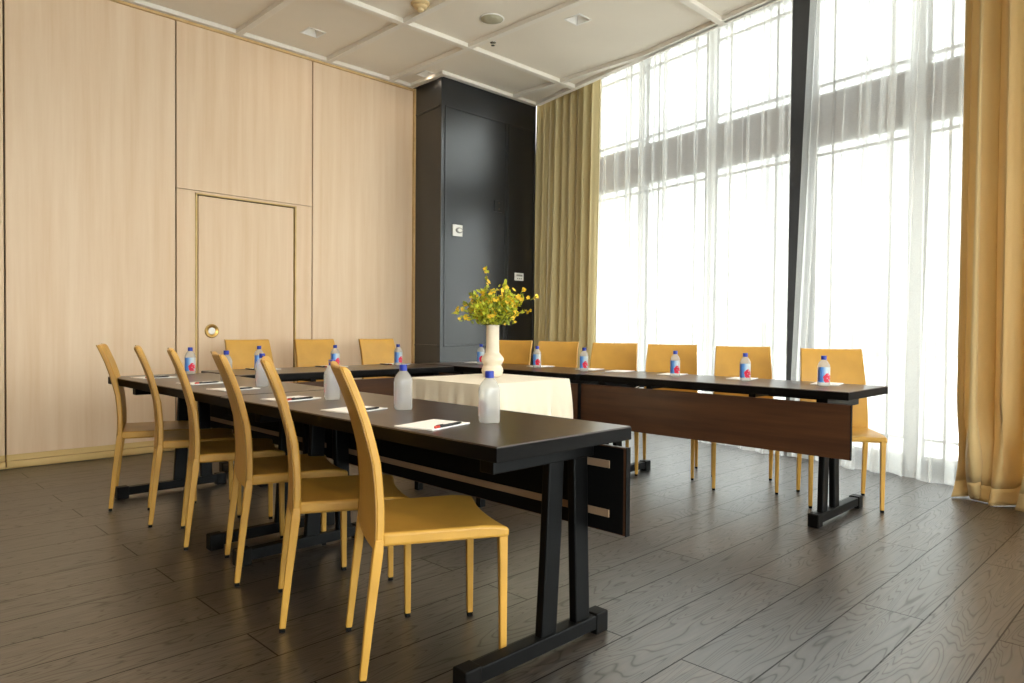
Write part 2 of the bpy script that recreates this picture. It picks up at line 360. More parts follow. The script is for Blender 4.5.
# panelled partition with its pass door
wl = MB(); wl.box(XL, 4.60, YN + .03, YN + .15, 0, 4.0); wall_left = struct(wl.build('wall_left', 'seam'))
edges = [-2.8, -1.40, -0.207, 0.986, 2.147, 3.381, 4.566]
g = 0.006
for a, b in zip(edges, edges[1:]):
    if abs(a - 2.147) < .01:
        m = MB(); x0, x1 = a + g, b - g
        m.box(x0, x1, YN, YN + .04, 2.17, CEIL - .055)
        m.box(x0, 2.300, YN, YN + .04, 0.10, 2.165); m.box(3.220, x1, YN, YN + .04, 0.10, 2.165)
        m.box(2.300, 3.220, YN + .001, YN + .04, 2.150, 2.165)
        m.build('wall_panel', 'laminate', wall_left)
    else: MB().box(a + g, b - g, YN, YN + .04, 0.10, CEIL - .055).build('wall_panel', 'laminate', wall_left, bevel=0.002)
door = struct(MB().box(2.330, 3.192, YN + .004, YN + .04, 0.105, 2.128).build('door_1', 'laminate', bevel=0.002))
fr = MB()
for q in ((2.302, 2.318, 0.10, 2.148), (3.204, 3.218, 0.10, 2.148), (2.302, 3.218, 2.138, 2.148)): fr.box(q[0], q[1], YN - .004, YN + .03, q[2], q[3])
fr.build('door_frame', 'baseboard', door)
dc = (2.441, YN + .004, 0.989)
m = MB(); n = 40; rr = []
for r_, d in ((0.030, 0.002), (0.040, 0.004), (0.050, 0.008), (0.058, 0.008), (0.060, 0.001)):
    rr.append([(dc[0] + r_ * math.cos(2 * math.pi * i / n), dc[1] - d, dc[2] + r_ * math.sin(2 * math.pi * i / n)) for i in range(n)])
m.rings(rr, cap=False); m.build('pull_ring', 'brass', door, smooth=True)
m = MB(); m.rings([[(dc[0] + r_ * math.cos(2 * math.pi * i / n), dc[1] - d, dc[2] + r_ * math.sin(2 * math.pi * i / n)) for i in range(n)] for r_, d in ((0.031, 0.0), (0.030, 0.003), (0.02, 0.002))])
m.build('pull_cup', 'plate_white', door, smooth=True)
bb = MB()
for a, b in zip(edges, edges[1:]): bb.box(a + .004, b - .004, YN - .012, YN + .03, 0.012, 0.055).box(a + .004, b - .004, YN - .004, YN + .03, 0.058, 0.10)
bb.box(XL, 4.56, YN + .004, YN + .03, 0, 0.012)
struct(bb.build('baseboard_left', 'baseboard', bevel=0.002))
tp = MB(); tp.box(XL, 4.55, YN - .02, YN + .03, CEIL - .055, CEIL - .03); tp.box(4.548, 4.572, YN - .03, YN + .03, 0.0, CEIL - .03)
struct(tp.build('trim_%d' % TRIM, 'edge_oak')); TRIM += 1

# dark corner column
colm = struct(MB().hexa([(4.515, 5.57, 0), (5.90, 5.57, 0), (5.90, 6.24, 0), (4.590, 6.24, 0), (4.515, 5.57, CEIL), (5.90, 5.57, CEIL), (5.90, 6.24, CEIL), (4.590, 6.24, CEIL)]).build('wall_corner', 'black_paint', bevel=0.003))
for x0, x1 in ((4.56, 5.43), (5.46, 5.88)):
    m = MB(); w = 0.018
    m.box(x0, x1, 5.562, 5.572, 3.262, 3.280).box(x0, x1, 5.562, 5.572, 0.84, 0.858).box(x0, x0 + w, 5.562, 5.572, 0.84, 3.28).box(x1 - w, x1, 5.562, 5.572, 0.84, 3.28)
    m.build('panel_molding', 'black_paint', colm, bevel=0.003)
m = MB()
for z in (3.262, 0.84): m.hexa([(4.508, 5.60, z), (4.53, 5.60, z), (4.578, 6.05, z), (4.556, 6.05, z), (4.508, 5.60, z + .018), (4.53, 5.60, z + .018), (4.578, 6.05, z + .018), (4.556, 6.05, z + .018)])
m.build('panel_molding', 'black_paint', colm, bevel=0.003)
MB().box(4.512, 5.90, 5.556, 5.572, 0, 0.10).build('skirting', 'black_paint', colm, bevel=0.002)

# walls outside the photograph's view
struct(MB().box(XL - .1, XL, YB, YN + .1, 0, 4.0).build('wall_side', 'side_wall'))
FILL_WIN = [(-2.3, -1.0), (-0.6, 0.7), (1.1, 2.4), (2.8, 4.1)]  # unseen back windows, added to let fill light in from behind the camera
m = MB(); m.box(XL, FX(YB, GL), YB - .1, YB, 0, 0.5).box(XL, FX(YB, GL), YB - .1, YB, 3.2, 4.0)
for a, b in zip([XL] + [q[1] for q in FILL_WIN], [q[0] for q in FILL_WIN] + [FX(YB, GL)]): m.box(a, b, YB - .1, YB, 0.5, 3.2)
struct(m.build('wall_back', 'paint'))
for k, (a, b) in enumerate(FILL_WIN, 21):
    f = MB()
    for q in ((a, a + .05, .5, 3.2), (b - .05, b, .5, 3.2), (a, b, .5, .55), (a, b, 3.15, 3.2), (a, b, 2.3, 2.35)): f.box(q[0], q[1], YB - .08, YB - .02, q[2], q[3])
    w_ = struct(f.build('window_%d' % k, 'mullion')); MB().box(a + .02, b - .02, YB - .053, YB - .048, .52, 3.18).build('pane', 'glass', w_)

# ------------------------------------------------------------------ window facade
def fbox(m, y0, y1, o0, o1, z0, z1):
    return m.hexa([(FX(y0, o0), y0, z0), (FX(y0, o1), y0, z0), (FX(y1, o1), y1, z0), (FX(y1, o0), y1, z0),
                   (FX(y0, o0), y0, z1), (FX(y0, o1), y0, z1), (FX(y1, o1), y1, z1), (FX(y1, o0), y1, z1)])
mull = [5.24, 4.36, 3.48, 2.53, 1.60, 0.70, -0.20, -1.10, -2.00, -2.90, -3.6]
hw = {2.53: 0.10}
for y in mull:
    w = hw.get(y, 0.045); m = MB(); fbox(m, y - w, y + w, GL - .07, GL + .09, 0, 4.0)
    struct(m.build('trim_%d' % TRIM, 'mullion_dark' if y == 2.53 else 'mullion', bevel=0.004)); TRIM += 1
m = MB(); fbox(m, YB, 5.98, GL - .05, GL + .11, 2.595, 2.96); struct(m.build('trim_%d' % TRIM, 'spandrel')); TRIM += 1
m = MB(); fbox(m, YB, 5.98, GL - .05, GL + .11, 0.0, 0.09); struct(m.build('trim_%d' % TRIM, 'mullion_dark')); TRIM += 1
m = MB(); fbox(m, YB, 5.98, GL - .03, GL + .11, 3.92, 4.0); struct(m.build('trim_%d' % TRIM, 'mullion')); TRIM += 1
for k, (a, b) in enumerate(zip([5.98] + mull, mull), 1):
    y1, y0 = a - hw.get(a, 0.045), b + hw.get(b, 0.045)
    f = MB(); fw_ = 0.03
    for z0, z1 in ((0.09, 2.595), (2.96, 3.92)):
        fbox(f, y0, y1, GL - .02, GL + .03, z0, z0 + fw_); fbox(f, y0, y1, GL - .02, GL + .03, z1 - fw_, z1)
        fbox(f, y0, y0 + fw_, GL - .02, GL + .03, z0, z1); fbox(f, y1 - fw_, y1, GL - .02, GL + .03, z0, z1)
    win = struct(f.build('window_%d' % k, 'mullion'))
    q = MB(); t = 0.011
    for z in (3.065, 3.78): fbox(q, y0, y1, GL - .012, GL + .022, z - t, z + t)
    for z in (0.24, 2.495): fbox(q, y0, y1, GL - .012, GL + .022, z - t, z + t)
    for yy in (y0 + .16, y1 - .16):
        fbox(q, yy - t, yy + t, GL - .012, GL + .022, 2.96, 3.92); fbox(q, yy - t, yy + t, GL - .012, GL + .022, 0.09, 2.595)
    q.build('muntin', 'mullion', win)
    for z0, z1 in ((0.11, 2.58), (2.98, 3.90)):
        p = MB(); fbox(p, y0 + .01, y1 - .01, GL + .003, GL + .008, z0, z1); p.build('pane', 'glass', win)
struct(MB().box(5.4, 90, -60, 60, -0.5, -0.13).build('ground', 'ground'))
m = MB(); hills = []
for j in range(5):
    row = []
    for i in range(61):
        y = -40 + i * 1.6; h = 1.15 + 0.30 * math.sin(i * .7) + 0.22 * math.sin(i * 1.9 + 1) + .10 * math.sin(i * 4.1)
        row.append((34 + j * 4 - 0.1 * y + math.sin(i) * .6, y, -0.3 + (h + 0.3) * math.sin(math.pi * j / 4)))
    hills.append(row)
m.grid(hills); struct(m.build('hillside', 'hill', smooth=True))

# ------------------------------------------------------------------ curtains
def curtain(name, path_top, path_bot, z0, z1, amp, folds, mat, label, cat='curtain', seed=1, nz=26, hem=0.10, thick=0.0, puddle=0.0, group=None, flare=1.25, pleat=0.35):
    rnd = random.Random(seed); nu = folds * 10
    ph = [0]
    for i in range(nu): ph.append(ph[-1] + 2 * math.pi / 10 * rnd.uniform(.55, 1.5))
    ka = [rnd.uniform(.55, 1.2) for _ in range(folds * 3)]
    def at(path, u):
        n = len(path) - 1; i = min(int(u * n), n - 1); f = u * n - i
        return Vector(path[i]).lerp(Vector(path[i + 1]), f)
    def pt(i, v):
        u = i / nu; a, b = at(path_bot, u), at(path_top, u); c = a.lerp(b, v)
        d = (at(path_top, min(1, u + .01)) - at(path_top, max(0, u - .01))); d = Vector((d.x, d.y)).normalized(); nrm = Vector((-d.y, d.x))
        k = ka[int(ph[i] / math.pi) % len(ka)]
        A = amp * k * (1 + (flare - 1) * (1 - v) + 0.12 * math.sin(v * 5 + i * .05))
        s = math.sin(ph[i] + 0.25 * math.sin(v * 3.0 + seed)); off = A * (s + 0.25 * math.sin(2.3 * ph[i]))
        tang = pleat * A * math.sin(2 * ph[i])
        low = max(0, (0.14 - v) / 0.14)
        if puddle: off += puddle * low * math.sin(ph[i] * .63 + 9 * v + seed) ; tang += puddle * .5 * low * math.sin(ph[i] * 1.7 + 14 * v)
        z = z0 + (z1 - z0) * v + (puddle * .35 * max(0, math.sin(ph[i] * .5)) * (1 - v) ** 8 if puddle else 0.008 * math.sin(ph[i] * .3) * (1 - v))
        return (c.x + nrm.x * off + d.x * tang, c.y + nrm.y * off + d.y * tang, z)
    vs = [(j / nz) ** 1.25 for j in range(nz + 1)]
    vh = hem / (z1 - z0)
    main = [vh] + [v for v in vs if v > vh + .004]
    m = MB(); m.grid([[pt(i, v) for v in main] for i in range(nu + 1)])
    o = m.build(name, mat, smooth=True); tag(o, label, cat, group)
    h = MB(); h.grid([[pt(i, v) for v in [vh * q / 4 for q in range(5)]] for i in range(nu + 1)])
    ho = h.build('hem', mat, o, smooth=True)
    if thick:
        for q in (o, ho):
            s_ = q.modifiers.new('thickness', 'SOLIDIFY'); s_.thickness = thick; s_.offset = 0
    return o
def fpath(y0, y1, off, n=6): return [(FX(y0 + (y1 - y0) * i / n, off), y0 + (y1 - y0) * i / n) for i in range(n + 1)]
curtain('sheer_curtain', fpath(5.0, 2.515, 0), fpath(5.0, 2.53, -.02), 0.006, 3.95, 0.042, 13, 'sheer', 'white sheer curtain panel left of the dark gap, behind the window side chairs', seed=3, pleat=1.0)
curtain('sheer_curtain', fpath(2.349, 0.75, 0), fpath(2.50, 0.75, -.02), 0.006, 3.95, 0.046, 9, 'sheer', 'white sheer curtain panel right of the dark gap, beside the right drape', seed=8, pleat=1.0)
curtain('drape', fpath(5.73, 4.66, -.16), fpath(5.82, 4.70, -.17), 0.01, 3.95, 0.042, 9, 'drape', 'khaki floor-length drape beside the black corner column', seed=5, thick=0.003)
curtain('drape', fpath(1.20, 0.30, -.22), fpath(1.17, 0.28, -.34), 0.003, 3.95, 0.062, 6, 'drape_gold', 'honey gold drape at the right edge with crumpled hem on the floor', seed=12, thick=0.003, puddle=0.085)

# ------------------------------------------------------------------ chairs
def chair_proto():
    root = empty('dining_chair', (0, 0, 0))
    prof = [(0.385, .047), (0.46, .050), (0.52, .050), (0.58, .046), (0.64, .040), (0.70, .026), (0.76, .010), (0.82, -.010), (0.87, -.030), (0.910, -.047), (0.924, -.054)]
    def px(z):
        for (a, xa), (b, xb) in zip(prof, prof[1:]):
            if a <= z <= b: return xa + (xb - xa) * (z - a) / (b - a)
        return prof[-1][1]
    X0 = -0.222
    def hwid(z): return 0.203 - 0.022 * max(0, (z - .45)) / .5
    NV = 12; rings = []
    front, back = [], []
    for z, x in prof:
        w = hwid(z); f, b = [], []
        for j in range(NV + 1):
            v = -1 + 2 * j / NV; bow = -0.012 * (1 - v * v); th = 0.026 if z < .915 else 0.016
            zz = z - 0.003 * (1 - v * v) * (z - .385) / .54
            f.append((X0 + x + bow + th / 2, v * w, zz)); b.append((X0 + x + bow - th / 2, v * w, zz))
        rings.append(f + list(reversed(b)))
    m = MB(); m.rings(rings); bk = m.build('backrest', 'leather', root, bevel=0.006); autosmooth(bk, 50)
    for s in (-1, 1): MB().tube([(X0 + x - .013, s * (hwid(z) - .002), z) for z, x in prof], 0.0026, 6).build('piping', 'piping', bk, smooth=True)
    # seat: sling with raised sides and hollow front edge
    nx, ny = 10, 12; top, bot = [], []
    for i in range(nx + 1):
        u = i / nx; rt_, rb = [], []
        for j in range(ny + 1):
            v = -1 + 2 * j / ny; xf = 0.222 - 0.020 * (1 - v * v); xb = -0.168; x = xb + (xf - xb) * u
            y = v * (0.203 + 0.010 * u); sag = 0.010 * (1 - v * v) * math.sin(math.pi * (0.15 + 0.8 * u))
            drop = 0.012 * max(0, u - .85) / .15
            rt_.append((x, y, 0.439 - sag - drop)); rb.append((x, y, 0.398 - sag * .4))
        top.append(rt_); bot.append(rb)
    m = MB()
    vt = [[m.bm.verts.new(p) for p in r] for r in top]; vb = [[m.bm.verts.new(p) for p in r] for r in bot]
    for i in range(nx):
        for j in range(ny): m.face([vt[i][j], vt[i + 1][j], vt[i + 1][j + 1], vt[i][j + 1]]); m.face([vb[i][j], vb[i][j + 1], vb[i + 1][j + 1], vb[i + 1][j]])
    for i in range(nx):
        for j in (0, ny): m.face([vt[i][j], vt[i + 1][j], vb[i + 1][j], vb[i][j]])
    for j in range(ny):
        for i in (0, nx): m.face([vt[i][j], vt[i][j + 1], vb[i][j + 1], vb[i][j]])
    st = m.build('seat', 'leather', root, bevel=0.010, bseg=3); autosmooth(st, 60)
    for s in (-1, 1):
        y = s * 0.192
        def sq(x, yy, z, h): return [(x - h, yy - h, z), (x + h, yy - h, z), (x + h, yy + h, z), (x - h, yy + h, z)]
        lg = MB().rings([sq(0.208, y, 0.012, .0105), sq(0.206, y, 0.28, .0125), sq(0.204, y, 0.412, .0145)]).build('leg', 'leather', root, bevel=0.004)
        MB().rings([sq(0.208, y, 0.0, .009), sq(0.208, y, 0.014, .009)]).build('glide', 'glide', lg)
        lg = MB().rings([sq(X0 + .002, y, 0.012, .0105), sq(X0 + .022, y, 0.20, .0130), sq(X0 + .044, y, 0.385, .0150), sq(X0 + .047, y, 0.42, .0125)]).build('leg', 'leather', root, bevel=0.004)
        MB().rings([sq(X0 + .001, y, 0.0, .009), sq(X0 + .002, y, 0.014, .009)]).build('glide', 'glide', lg)
    return root
proto = chair_proto(); used = False
def chair(x, y, deg, label, group):
    global used
    o = copy_tree(proto) if used else proto
    used = True; o.location = (x, y, 0); o.rotation_euler = (0, 0, R(deg)); tag(o, label, 'chair', group)
GA, GB, GC = 'chairs along the near left table row', 'chairs behind the far table', 'chairs along the window table row'
for (x, y, a), l in zip([(1.215, 1.915, -26), (1.215, 2.406, -26), (1.26, 2.94, -17.5), (1.286, 3.545, -18), (1.289, 4.045, -17), (1.245, 4.535, -19)],
    ['mustard leather chair nearest the camera, tall back in front of the near table',
     'mustard leather chair second from the camera in the near left row',
     'mustard leather chair third from the camera in the near left row',
     'mustard leather chair fourth from the camera in the near left row, before the hidden bottle',
     'mustard leather chair next to the farthest one in the near left row',
     'mustard leather chair at the far left end, against the wood panelled wall']): chair(x + .222 * math.cos(R(a)), y + .222 * math.sin(R(a)), a, l, GA)
for (x, a), l in zip([(2.553, -92), (3.149, -95), (3.805, -94)],
    ['pale lit leather chair behind far table, in front of the wood door',
     'pale lit leather chair in the middle behind the far table, right of the door',
     'pale lit leather chair behind far table, beside the black column']): chair(x, 5.40, a, l, GB)
def cchair(bx, by, a, l):
    f = Vector((math.cos(R(a)), math.sin(R(a)))); o = Vector((bx, by)) + f * 0.255; chair(o.x, o.y, a, l, GC)
for (y, a), l in zip([(4.643, 200), (4.092, 203), (3.481, 206), (2.941, 207), (2.367, 210), (1.762, 212)],
    ['mustard leather chair at far end of window row, partly hidden by the cream vase',
     'mustard leather chair in front of the khaki drape, right of the vase',
     'mustard leather chair at the left edge of the sheer curtain',
     'mustard leather chair third from the right end of the window row',
     'mustard leather chair left of the dark gap between the sheer curtains',
     'mustard leather chair at right end of window table, its seat and legs in view']): cchair(4.64, y, a, l)

# ------------------------------------------------------------------ tables (built with length along local y, modesty panel on +x)
TW, TL, TH = 0.604, 1.78, 0.723
def table_proto():
    root = empty('conference_table', (0, 0, 0))
    MB().box(-TW / 2, TW / 2, -TL / 2, TL / 2, TH - .028, TH).build('tabletop', 'table', root, bevel=0.003)
    e = MB(); t = 0.0015
    e.box(-TW / 2 - t, TW / 2 + t, -TL / 2 - t, TL / 2 + t, TH - .044, TH - .004); eb = e.build('edge_band', 'edge', root, bevel=0.002)
    mp = MB().box(TW / 2 - .035, TW / 2 - .014, -TL / 2 - .008, TL / 2 + .008, 0.369, 0.655).build('modesty_panel', 'modesty', root, bevel=0.002)
    MB().box(TW / 2 - .0375, TW / 2 - .0345, -TL / 2 + .002, TL / 2 - .002, 0.373, 0.651).build('panel_lining', 'modesty_back', mp)
    for q in (-1, 1): MB().box(TW / 2 - .0355, TW / 2 - .0135, q * (TL / 2 + .0082) - .0012, q * (TL / 2 + .0082) + .0012, 0.368, 0.656).build('edge_strip', 'edge', mp)
    for z in (0.420, 0.582):
        MB().box(TW / 2 - .042, TW / 2 - .0375, -TL / 2 + .055, TL / 2 - .055, z, z + .025).build('mounting_rail', 'rail', mp, bevel=0.001)
    for s in (-1, 1):
        y = s * (TL / 2 - .150)
        lg = empty('leg', (0, 0, 0)); lg.parent = root
        MB().box(-0.285, 0.34, y - .025, y + .025, 0.018, 0.066).build('foot', 'metal_black', lg, bevel=0.004)
        for a, b in ((-0.30, -0.235), (0.29, 0.352)): MB().box(a, b, y - .029, y + .029, 0.0, 0.072).build('foot_cap', 'glide', lg, bevel=0.005)
        for xb, xt in ((0.064, 0.094), (0.232, 0.212)):
            q = MB(); h = 0.036
            q.rings([[(xb - h, y - .016, .06), (xb + h, y - .016, .06), (xb + h, y + .016, .06), (xb - h, y + .016, .06)],
                     [((xb * .4 + xt * .6) - h, y - .016, .36), ((xb * .4 + xt * .6) + h, y - .016, .36), ((xb * .4 + xt * .6) + h, y + .016, .36), ((xb * .4 + xt * .6) - h, y + .016, .36)],
                     [(xt - h, y - .016, .62), (xt + h, y - .016, .62), (xt + h, y + .016, .62), (xt - h, y + .016, .62)]])
            q.build('column', 'metal_black', lg, bevel=0.006)
        MB().box(-0.20, 0.262, y - .03, y + .03, 0.615, 0.684).build('top_bracket', 'metal_black', lg, bevel=0.004)
        k = MB(); k.tube([(-0.19, y - .05 * s, .66), (0.02, y - .05 * s, .60)], 0.008, 8); k.build('fold_lever', 'chrome', lg, smooth=True)
    b = MB(); b.box(-0.03, 0.03, -TL / 2 + .19, TL / 2 - .19, 0.645, 0.684); b.build('support_beam', 'metal_black', root, bevel=0.003)
    for z, s in ((0.668, -.35), (0.668, .35)):
        MB().box(0.10, TW / 2 - .03, s - .02, s + .02, 0.655, 0.684).build('panel_bracket', 'metal_black', root, bevel=0.002)
    return root
tproto = table_proto(); tabs = []
for i, (x, y, a, l) in enumerate([
    (1.594, 1.352 + .89, 0, 'dark walnut conference table nearest the camera, black legs showing at its near end'),
    (1.592, 3.152 + .801, 0.6, 'dark walnut conference table at the far end of the left row, by the panelled wall'),
    (1.915 + .904, 4.392 + .302, -90, 'dark walnut conference table across the back, before the door and column'),
    (4.062, 3.150 + .89, 180, 'dark walnut conference table at the far end of the window row, behind the vase'),
    (4.092, 1.350 + .89, 180, 'dark walnut conference table at the right front, wood modesty panel facing the room')]):
    o = tproto if i == 0 else copy_tree(tproto)
    o.location = (x, y, 0); o.rotation_euler = (0, 0, R(a)); o.scale.y = 0.90 if i == 1 else 1; tag(o, l, 'table', 'conference tables set in a U')

# ------------------------------------------------------------------ centre table, cloth and vase
cx0, cx1, cy0, cy1, CT = 2.70, 3.46, 2.96, 3.66, 0.712
st = empty('side_table', ((cx0 + cx1) / 2, (cy0 + cy1) / 2, 0)); tag(st, 'small square table hidden under the ivory cloth inside the U', 'table')
hx, hy = (cx1 - cx0) / 2 - .006, (cy1 - cy0) / 2 - .006
MB().box(-hx, hx, -hy, hy, CT - .03, CT).build('tabletop', 'table', st, bevel=0.003)
for sx in (-1, 1):
    for sy in (-1, 1): MB().box(sx * (hx - .05) - .02, sx * (hx - .05) + .02, sy * (hy - .05) - .02, sy * (hy - .05) + .02, 0, CT - .03).build('leg', 'metal_black', st, bevel=0.004)
def tablecloth():
    X, Y, rad = (cx1 - cx0) / 2, (cy1 - cy0) / 2, 0.02
    per = []                                         # perimeter: points, outward normals, corner weight
    def side(p, q, n):
        for i in range(40):
            f = i / 40; c = max(0, 1 - min(f, 1 - f) * 7)
            per.append((Vector(p).lerp(Vector(q), f), Vector(n), c, f))
    side((-X, -Y), (X, -Y), (0, -1)); side((X, -Y), (X, Y), (1, 0)); side((X, Y), (-X, Y), (0, 1)); side((-X, Y), (-X, -Y), (-1, 0))
    rows = []
    depth = 0.28; n = len(per)
    for k in range(13):
        d = k / 12; row = []
        for i, (p, nn, c, f) in enumerate(per):
            corner = Vector((math.copysign(1, p.x), math.copysign(1, p.y))).normalized()
            dirn = (nn * (1 - c) + corner * c * 1.1)
            wave = 0.016 * math.sin(i * .72 + 1.3 * math.sin(i * .21)) + 0.010 * math.sin(i * 1.47 + 2)
            o = 0.004 + d * (0.018 + 0.045 * c * c + wave * (.6 + .9 * d))
            z = -0.002 * (d < .01) - d * (depth + 0.012 * math.sin(i * .31)) * (1 - 0.02 * c)
            row.append((p.x + dirn.x * o, p.y + dirn.y * o, z))
        rows.append(row)
    m = MB()
    vr = [[m.bm.verts.new((q[0], q[1], q[2])) for q in r] for r in rows]
    for a, b in zip(vr, vr[1:]):
        for i in range(n): m.face([a[i], a[(i + 1) % n], b[(i + 1) % n], b[i]])
    m.face(vr[0])
    o = m.build('tablecloth', 'linen', smooth=True, loc=((cx0 + cx1) / 2, (cy0 + cy1) / 2, CT + .004))
    s_ = o.modifiers.new('thickness', 'SOLIDIFY'); s_.thickness = 0.002; s_.offset = 1
    autosmooth(o, 60)
    return tag(o, 'ivory cloth draped over the small table in the middle of the U', 'tablecloth')
tablecloth()
VX, VY, VZ = 3.165, 3.36, CT + .0062
prof = [(0.045, 0), (0.056, 0.004), (0.066, 0.02), (0.071, 0.04), (0.066, 0.062), (0.058, 0.075), (0.060, 0.082), (0.072, 0.104), (0.074, 0.115), (0.070, 0.127), (0.050, 0.152), (0.044, 0.160), (0.043, 0.20), (0.042, 0.27), (0.042, 0.335), (0.0425, 0.338), (0.037, 0.338), (0.036, 0.31), (0.036, 0.17), (0.03, 0.16)]
fine = []
for (a, za), (b, zb) in zip(prof, prof[1:]):
    for k in range(4): fine.append((a + (b - a) * k / 4, za + (zb - za) * k / 4))
m = MB(); m.lathe(fine, 40); vs = m.build('vase', 'vase', smooth=True, loc=(VX, VY, VZ)); autosmooth(vs, 50)
tag(vs, 'cream double-bulged vase on the ivory cloth holding yellow flowers', 'vase')

def flower_stem(tip, bend, leaves, blooms, label, seed, spread=0.05):
    """tip: offset in (image-right, depth, up) from the vase mouth."""
    rnd = random.Random(seed)
    A = Vector((0.711, -0.703, 0)); D = Vector((0.703, 0.711, 0)); U = Vector((0, 0, 1))
    mouth = Vector((0, 0, 0.32)); T = mouth + A * tip[0] + D * tip[1] + U * tip[2]
    side = Vector((T.x, T.y, 0)); n_ = side.normalized() * 0.024 if side.length > .02 else Vector((.004, .004, 0))
    base = Vector((n_.x * -.6, n_.y * -.6, 0.18)); mid = mouth + n_ + U * 0.0
    pts = []
    for k in range(11):
        t = k / 10
        if t < .25: p = base.lerp(mid, t / .25)
        else:
            u = (t - .25) / .75; p = mid.lerp(T, u) + U * bend * math.sin(math.pi * u) + A * 0.008 * math.sin(u * 7 + seed)
        pts.append(p)
    o = MB(); o.tube(pts, [0.0022 - 0.0012 * k / 10 for k in range(11)], 5); so = o.build('flower_stem', 'stem', smooth=True, loc=(VX, VY, VZ))
    tag(so, label, 'flower', 'flowering stems in the cream vase')
    def leaf(m, c, d, L, w):
        d = d.normalized(); s = d.cross(Vector((rnd.uniform(-1, 1), rnd.uniform(-1, 1), rnd.uniform(.2, 1)))).normalized(); nn = d.cross(s)
        rs = []
        for k in range(5):
            u = k / 4; ww = w * math.sin(math.pi * min(1, .08 + u * .9)); q = c + d * L * u + nn * L * .25 * u * u
            rs.append([q - s * ww, q + nn * ww * .35 + s * 0.0, q + s * ww])
        m.grid(rs)
    ml = MB()
    for k in range(leaves):
        u = rnd.uniform(.0, 1.0) ** .9; f = 2.6 + u * 7.3; i = int(min(9, f)); p = pts[i].lerp(pts[i + 1], f - i)
        c = p + Vector((rnd.gauss(0, 1), rnd.gauss(0, 1), rnd.gauss(0, 1))) * spread * .45 * (1 - .5 * u); c.z = max(c.z, .345)
        leaf(ml, c, Vector((rnd.uniform(-1, 1), rnd.uniform(-1, 1), rnd.uniform(-.4, 1))) + (T - mouth).normalized() * .6, rnd.uniform(.018, .042), rnd.uniform(.006, .011))
    lv = ml.build('foliage', 'leaf' if seed % 3 else 'leaf_dark', so); lv['kind'] = 'stuff'
    for k in range(blooms):
        u = 1 - .62 * (k / max(1, blooms)) ** 1.1; f = 2.6 + u * 7.3; i = int(min(9, f)); p = pts[i].lerp(pts[i + 1], f - i)
        c = p + Vector((rnd.gauss(0, 1), rnd.gauss(0, 1), rnd.gauss(0, 1) + .3)) * spread * .38 * (.3 + .7 * (k > 0))
        mb = MB(); ax = Vector((rnd.uniform(-1, 1) - .5, rnd.uniform(-1, 1) - .6, rnd.uniform(-.2, 1))).normalized(); a = ax.orthogonal().normalized(); b = ax.cross(a); r_ = rnd.uniform(.010, .019)
        for q in range(5):
            w = 2 * math.pi * q / 5; d = a * math.cos(w) + b * math.sin(w); s = ax.cross(d)
            mb.grid([[c - s * r_ * .12, c + s * r_ * .12], [c + d * r_ * .55 + ax * r_ * .3 - s * r_ * .45, c + d * r_ * .55 + ax * r_ * .3 + s * r_ * .45], [c + d * r_ + ax * r_ * .35 - s * r_ * .2, c + d * r_ + ax * r_ * .35 + s * r_ * .2]])
        mb.lathe([(r_ * .16, -r_ * .1), (r_ * .2, 0.0), (r_ * .1, r_ * .2)], 6, c)
        mb.build('blossom', 'petal', so, smooth=True)
G = 'yellow flowering stem in the middle of the bouquet in the cream vase'
stems = [((-0.055, 0.02, 0.385), .02, 26, 7, 'tallest yellow flowering stem, reaching straight up left of centre', .03),
         ((0.285, 0.0, 0.205), .05, 16, 5, 'long thin stem arching out to the far right of the vase', .02),
         ((0.205, -0.03, 0.255), .02, 22, 6, 'yellow flowering stem leaning right above the grey switch plate', .03),
         ((0.20, 0.03, 0.165), .02, 18, 3, 'green budded stem leaning low to the right', .02),
         ((-0.245, 0.0, 0.10), .04, 26, 7, 'yellow stem drooping to the far left of the vase', .03),
         ((-0.185, 0.04, 0.155), .03, 34, 6, 'leafy stem spreading left of the vase', .045),
         ((-0.155, -0.05, 0.235), .02, 8, 0, 'bare pointed grassy stem left of the bouquet', .01),
         ((0.245, 0.02, 0.115), .03, 16, 5, 'lowest flowering stem arching to the right of the vase', .03),
         ((-0.215, -0.03, 0.055), .03, 22, 6, 'lowest flowering stem hanging out to the left of the vase', .035),
         ((0.085, -0.04, 0.285), .01, 55, 9, 'fullest golden yellow flower head right of centre', .055)]
for i, (t, b, lf, bl, l, sp_) in enumerate(stems): flower_stem(t, b, lf, bl, l, i + 1, sp_)
rnd = random.Random(4)
for i in range(17):
    a = rnd.uniform(-1, 1)
    flower_stem((a * .15, rnd.uniform(-.12, .12), rnd.uniform(.07, .22) + .03 * (1 - abs(a))), rnd.uniform(.0, .04), 72, 7, G, 20 + i, .075)

